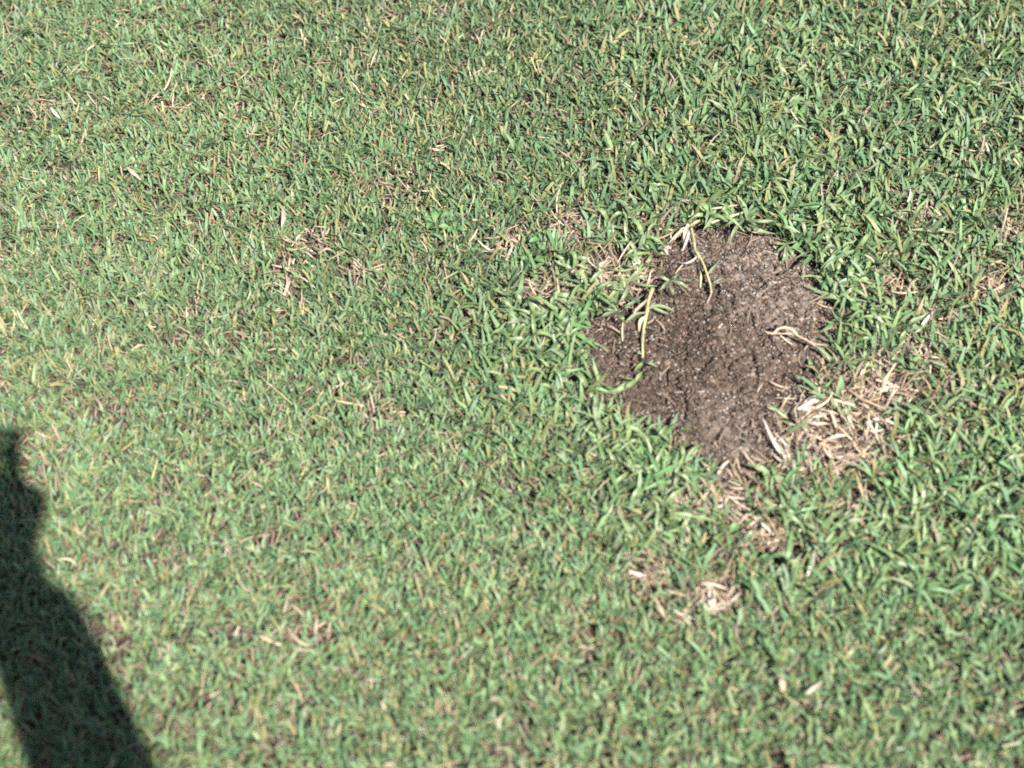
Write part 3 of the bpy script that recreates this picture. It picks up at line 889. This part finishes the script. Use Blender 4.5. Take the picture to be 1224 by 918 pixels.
M_SKIN = plain('skin', (.50, .31, .23), .5, .08, 60)
M_SHIRT = plain('shirt_cloth', (.09, .11, .16), .9)
M_TROUSER = plain('trouser_cloth', (.05, .055, .075), .9)
M_SHOE = plain('shoe_leather', (.05, .035, .025), .5)
M_HAIR = plain('hair', (.03, .02, .015), .5)
M_BLACK = plain('black_plastic', (.02, .02, .02), .4, .1)
M_GLASS = plain('lens_glass', (.01, .012, .02), .05, .1)
M_EYE = plain('eye_white', (.7, .68, .65), .3, .05)

BC = CAM - FWD * .10                                            # centre of the camera body


def cf(a, b, c):
    return BC + Vector((1, 0, 0)) * a + UP * b + FWD * c


def skin_mesh(name, joints, edges, rootj, mat, parent, loc, sub=2):
    keys = list(joints)
    me = bpy.data.meshes.new(name)
    me.from_pydata([Vector(joints[k][0]) - loc for k in keys], [(keys.index(a), keys.index(b)) for a, b in edges], [])
    me.materials.append(mat)
    o = bpy.data.objects.new(name, me); col.objects.link(o); o.parent = parent
    sk = o.modifiers.new('skin', 'SKIN'); sk.use_smooth_shade = True; sk.branch_smoothing = .6
    if not me.skin_vertices:
        me.attributes  # the modifier adds its layer below
        bm = bmesh.new(); bm.from_mesh(me); bm.verts.layers.skin.verify(); bm.to_mesh(me); bm.free()
    for i, k in enumerate(keys):
        r = joints[k][1]
        me.skin_vertices[0].data[i].radius = r if isinstance(r, tuple) else (r, r)
        me.skin_vertices[0].data[i].use_root = (k == rootj)
    if sub: o.modifiers.new('sub', 'SUBSURF').levels = sub; o.modifiers['sub'].render_levels = sub
    return o


PL = Vector((0, -1.57, 0))
person = root('person', PL, 'person standing at the lawn edge in dark clothes, hands raised to a camera', 'person')
J = {'pelvis': ((0, -1.60, .93), (.10, .075)), 'waist': ((0, -1.60, 1.06), (.12, .09)), 'chest': ((0, -1.585, 1.24), (.14, .10)), 'ribs': ((0, -1.575, 1.34), (.13, .085)),
     'neck': ((0, -1.56, 1.43), .05), 'nape': ((0, -1.53, 1.49), .05), 'jaw': ((0, -1.50, 1.535), (.058, .075)), 'face': ((0, -1.485, 1.59), (.070, .088)), 'crown': ((0, -1.49, 1.655), (.062, .078)),
     'nose': ((0, -1.392, 1.565), .013)}
E = [('pelvis', 'waist'), ('waist', 'chest'), ('chest', 'ribs'), ('ribs', 'neck'), ('neck', 'nape'), ('nape', 'jaw'), ('jaw', 'face'), ('face', 'crown'), ('face', 'nose')]
for sgn, sd_ in ((1, 'R'), (-1, 'L')):
    J.update({'hip' + sd_: ((.09 * sgn, -1.60, .86), .070), 'knee' + sd_: ((.12 * sgn, -1.57, .49), .058), 'calf' + sd_: ((.12 * sgn, -1.60, .33), .056), 'ankle' + sd_: ((.12 * sgn, -1.61, .09), .040),
              'ball' + sd_: ((.13 * sgn, -1.50, .035), (.042, .026)), 'toe' + sd_: ((.135 * sgn, -1.43, .028), (.035, .018)), 'heel' + sd_: ((.12 * sgn, -1.65, .035), .03),
              'shoulder' + sd_: ((.165 * sgn, -1.545, 1.385), .058), 'ear' + sd_: ((.083 * sgn, -1.50, 1.59), (.012, .022))})
    E += [('pelvis', 'hip' + sd_), ('hip' + sd_, 'knee' + sd_), ('knee' + sd_, 'calf' + sd_), ('calf' + sd_, 'ankle' + sd_), ('ankle' + sd_, 'ball' + sd_), ('ball' + sd_, 'toe' + sd_), ('ankle' + sd_, 'heel' + sd_), ('ribs', 'shoulder' + sd_), ('face', 'ear' + sd_)]
ELB = Vector((.122, -1.36, 1.13))
J['elbowR'] = (ELB, .042); J['elbowL'] = ((-.19, -1.38, 1.13), .042)
WR = cf(.081, -.080, -.022); PR = cf(.090, -.012, -.004)
J['foreR'] = (ELB.lerp(WR, .35), .037); J['wristR'] = (WR, (.030, .024)); J['palmR'] = (PR, (.044, .028))
WL = cf(-.055, -.14, .02); PL_ = cf(-.025, -.075, .035)
J['foreL'] = (Vector((-.19, -1.38, 1.13)).lerp(WL, .35), .044); J['wristL'] = (WL, (.030, .024)); J['palmL'] = (PL_, (.034, .018))
for s in 'RL':
    E += [('shoulder' + s, 'elbow' + s), ('elbow' + s, 'fore' + s), ('fore' + s, 'wrist' + s), ('wrist' + s, 'palm' + s)]
body = skin_mesh('body', J, E, 'pelvis', M_SKIN, person, PL)
# fingers, each a short chain rooted in the palm
def finger(pts, r):
    JJ = {str(i): (q, r * (1 - .1 * i)) for i, q in enumerate(pts)}
    skin_mesh('finger', JJ, [(str(i), str(i + 1)) for i in range(len(pts) - 1)], '0', M_SKIN, person, PL, 1)


for i in range(4):
    b = .026 - .019 * i
    sh = [0, .004, .001, -.008][i]
    finger([cf(.078, b * .7 - .01, .0), cf(.082, b, .022), cf(.070, b, .044 + sh * .3), cf(.046 - sh, b - .002, .046)], .0092)
finger([cf(.078, -.03, -.02), cf(.068, -.008, -.034), cf(.040, .006, -.032)], .0105)
for i in range(4):
    c = .030 + .017 * i
    finger([cf(-.018, -.07, .035 + .006 * i), cf(.006, -.052, c), cf(.032, -.036, c), cf(.044, -.012, c)], .0090)
finger([cf(-.035, -.075, .03), cf(-.048, -.045, .042), cf(-.043, -.012, .05)], .0105)

# clothes
JS = {'hem': ((0, -1.60, .76), (.17, .14)), 'waist': ((0, -1.60, 1.06), (.138, .108)), 'chest': ((0, -1.585, 1.24), (.158, .118)), 'ribs': ((0, -1.575, 1.34), (.145, .10)), 'collar': ((0, -1.562, 1.425), .066)}
ES = [('hem', 'waist'), ('waist', 'chest'), ('chest', 'ribs'), ('ribs', 'collar')]
for s, sgn in (('R', 1), ('L', -1)):
    JS['shoulder' + s] = (J['shoulder' + s][0], .072); JS['elbow' + s] = (J['elbow' + s][0], .058); JS['fore' + s] = (J['fore' + s][0], .053)
    JS['cuff' + s] = (Vector(J['fore' + s][0]).lerp(Vector(J['wrist' + s][0]), .85), .046)
    ES += [('ribs', 'shoulder' + s), ('shoulder' + s, 'elbow' + s), ('elbow' + s, 'fore' + s), ('fore' + s, 'cuff' + s)]
skin_mesh('shirt', JS, ES, 'hem', M_SHIRT, person, PL)
JT = {'pelvis': ((0, -1.60, .92), (.14, .11)), 'waist': ((0, -1.60, 1.02), (.128, .10))}; ET = [('pelvis', 'waist')]
for s, sgn in (('R', 1), ('L', -1)):
    JT.update({'hip' + s: ((.10 * sgn, -1.60, .86), .112), 'knee' + s: ((.12 * sgn, -1.575, .49), .075), 'hem' + s: ((.12 * sgn, -1.60, .03), .068)})
    ET += [('pelvis', 'hip' + s), ('hip' + s, 'knee' + s), ('knee' + s, 'hem' + s)]
    skin_mesh('shoe', {'heel': ((.12 * sgn, -1.645, .045), (.042, .042)), 'mid': ((.125 * sgn, -1.56, .045), (.045, .042)), 'ball': ((.13 * sgn, -1.48, .04), (.050, .036)), 'toe': ((.135 * sgn, -1.405, .034), (.038, .028))},
              [('heel', 'mid'), ('mid', 'ball'), ('ball', 'toe')], 'mid', M_SHOE, person, PL)
skin_mesh('trousers', JT, ET, 'pelvis', M_TROUSER, person, PL)
bm = bmesh.new(); bmesh.ops.create_uvsphere(bm, u_segments=24, v_segments=14, radius=1)
for v in list(bm.verts):
    if v.co.z < -.7 or (v.co.y > .1 and v.co.z < .5): bm.verts.remove(v)
for v in bm.verts: v.co = Vector((v.co.x * .078, v.co.y * .095, v.co.z * .105)) + Vector((0, -1.498, 1.600)) - PL
for f in bm.faces: f.smooth = True
me = bpy.data.meshes.new('hair'); bm.to_mesh(me); bm.free(); h = link('hair', me, M_HAIR, person)
h.modifiers.new('solid', 'SOLIDIFY').thickness = .006
for sgn in (1, -1):
    bm = bmesh.new(); bmesh.ops.create_icosphere(bm, subdivisions=2, radius=.011)
    bmesh.ops.translate(bm, verts=bm.verts, vec=Vector((.025 * sgn, -1.423, 1.592)) - PL)
    me = bpy.data.meshes.new('eye'); bm.to_mesh(me); bm.free(); link('eye', me, M_EYE, person)
link('mouth', local(ribbon([Vector((-.020, -1.430, 1.54)), Vector((0, -1.420, 1.539)), Vector((.020, -1.430, 1.54))], .009, .3, (.5, 1, .4)), PL), plain('lips', (.42, .18, .15)), person)

# the camera in the hands
dcam = root('photo_camera', BC, 'black camera held up in both hands of the standing person', 'camera')
ROT = Matrix((Vector((1, 0, 0)), UP, FWD)).transposed().to_4x4()


def cam_part(name, bm, mat, parent):
    bmesh.ops.transform(bm, matrix=ROT, verts=bm.verts)
    me = bpy.data.meshes.new(name); bm.to_mesh(me); bm.free()
    return link(name, me, mat, parent)


bm = bmesh.new(); bmesh.ops.create_cube(bm, size=1); bmesh.ops.scale(bm, vec=(.125, .074, .036), verts=bm.verts)
bmesh.ops.bevel(bm, geom=bm.edges[:], offset=.008, segments=3, affect='EDGES'); cam_part('camera_body', bm, M_BLACK, dcam)
bm = bmesh.new(); bmesh.ops.create_cube(bm, size=1); bmesh.ops.scale(bm, vec=(.026, .066, .024), verts=bm.verts)
bmesh.ops.bevel(bm, geom=bm.edges[:], offset=.009, segments=3, affect='EDGES'); bmesh.ops.translate(bm, vec=(.048, -.002, .022), verts=bm.verts); cam_part('grip', bm, M_BLACK, dcam)
bm = bmesh.new(); bmesh.ops.create_cube(bm, size=1); bmesh.ops.scale(bm, vec=(.040, .022, .034), verts=bm.verts)
bmesh.ops.bevel(bm, geom=bm.edges[:], offset=.006, segments=3, affect='EDGES'); bmesh.ops.translate(bm, vec=(0, .043, 0), verts=bm.verts); cam_part('viewfinder', bm, M_BLACK, dcam)
lens = None
for nm, r, z_a, z_b, mt in (('lens', .031, .016, .070, M_BLACK), ('focus_ring', .033, .034, .056, M_BLACK), ('front_glass', .025, .069, .0715, M_GLASS)):
    bm = bmesh.new(); bmesh.ops.create_cone(bm, cap_ends=True, segments=40, radius1=r, radius2=r, depth=z_b - z_a)
    bmesh.ops.translate(bm, vec=(0, 0, (z_a + z_b) / 2), verts=bm.verts)
    ob = cam_part(nm, bm, mt, dcam if lens is None else lens)
    if lens is None: lens = ob
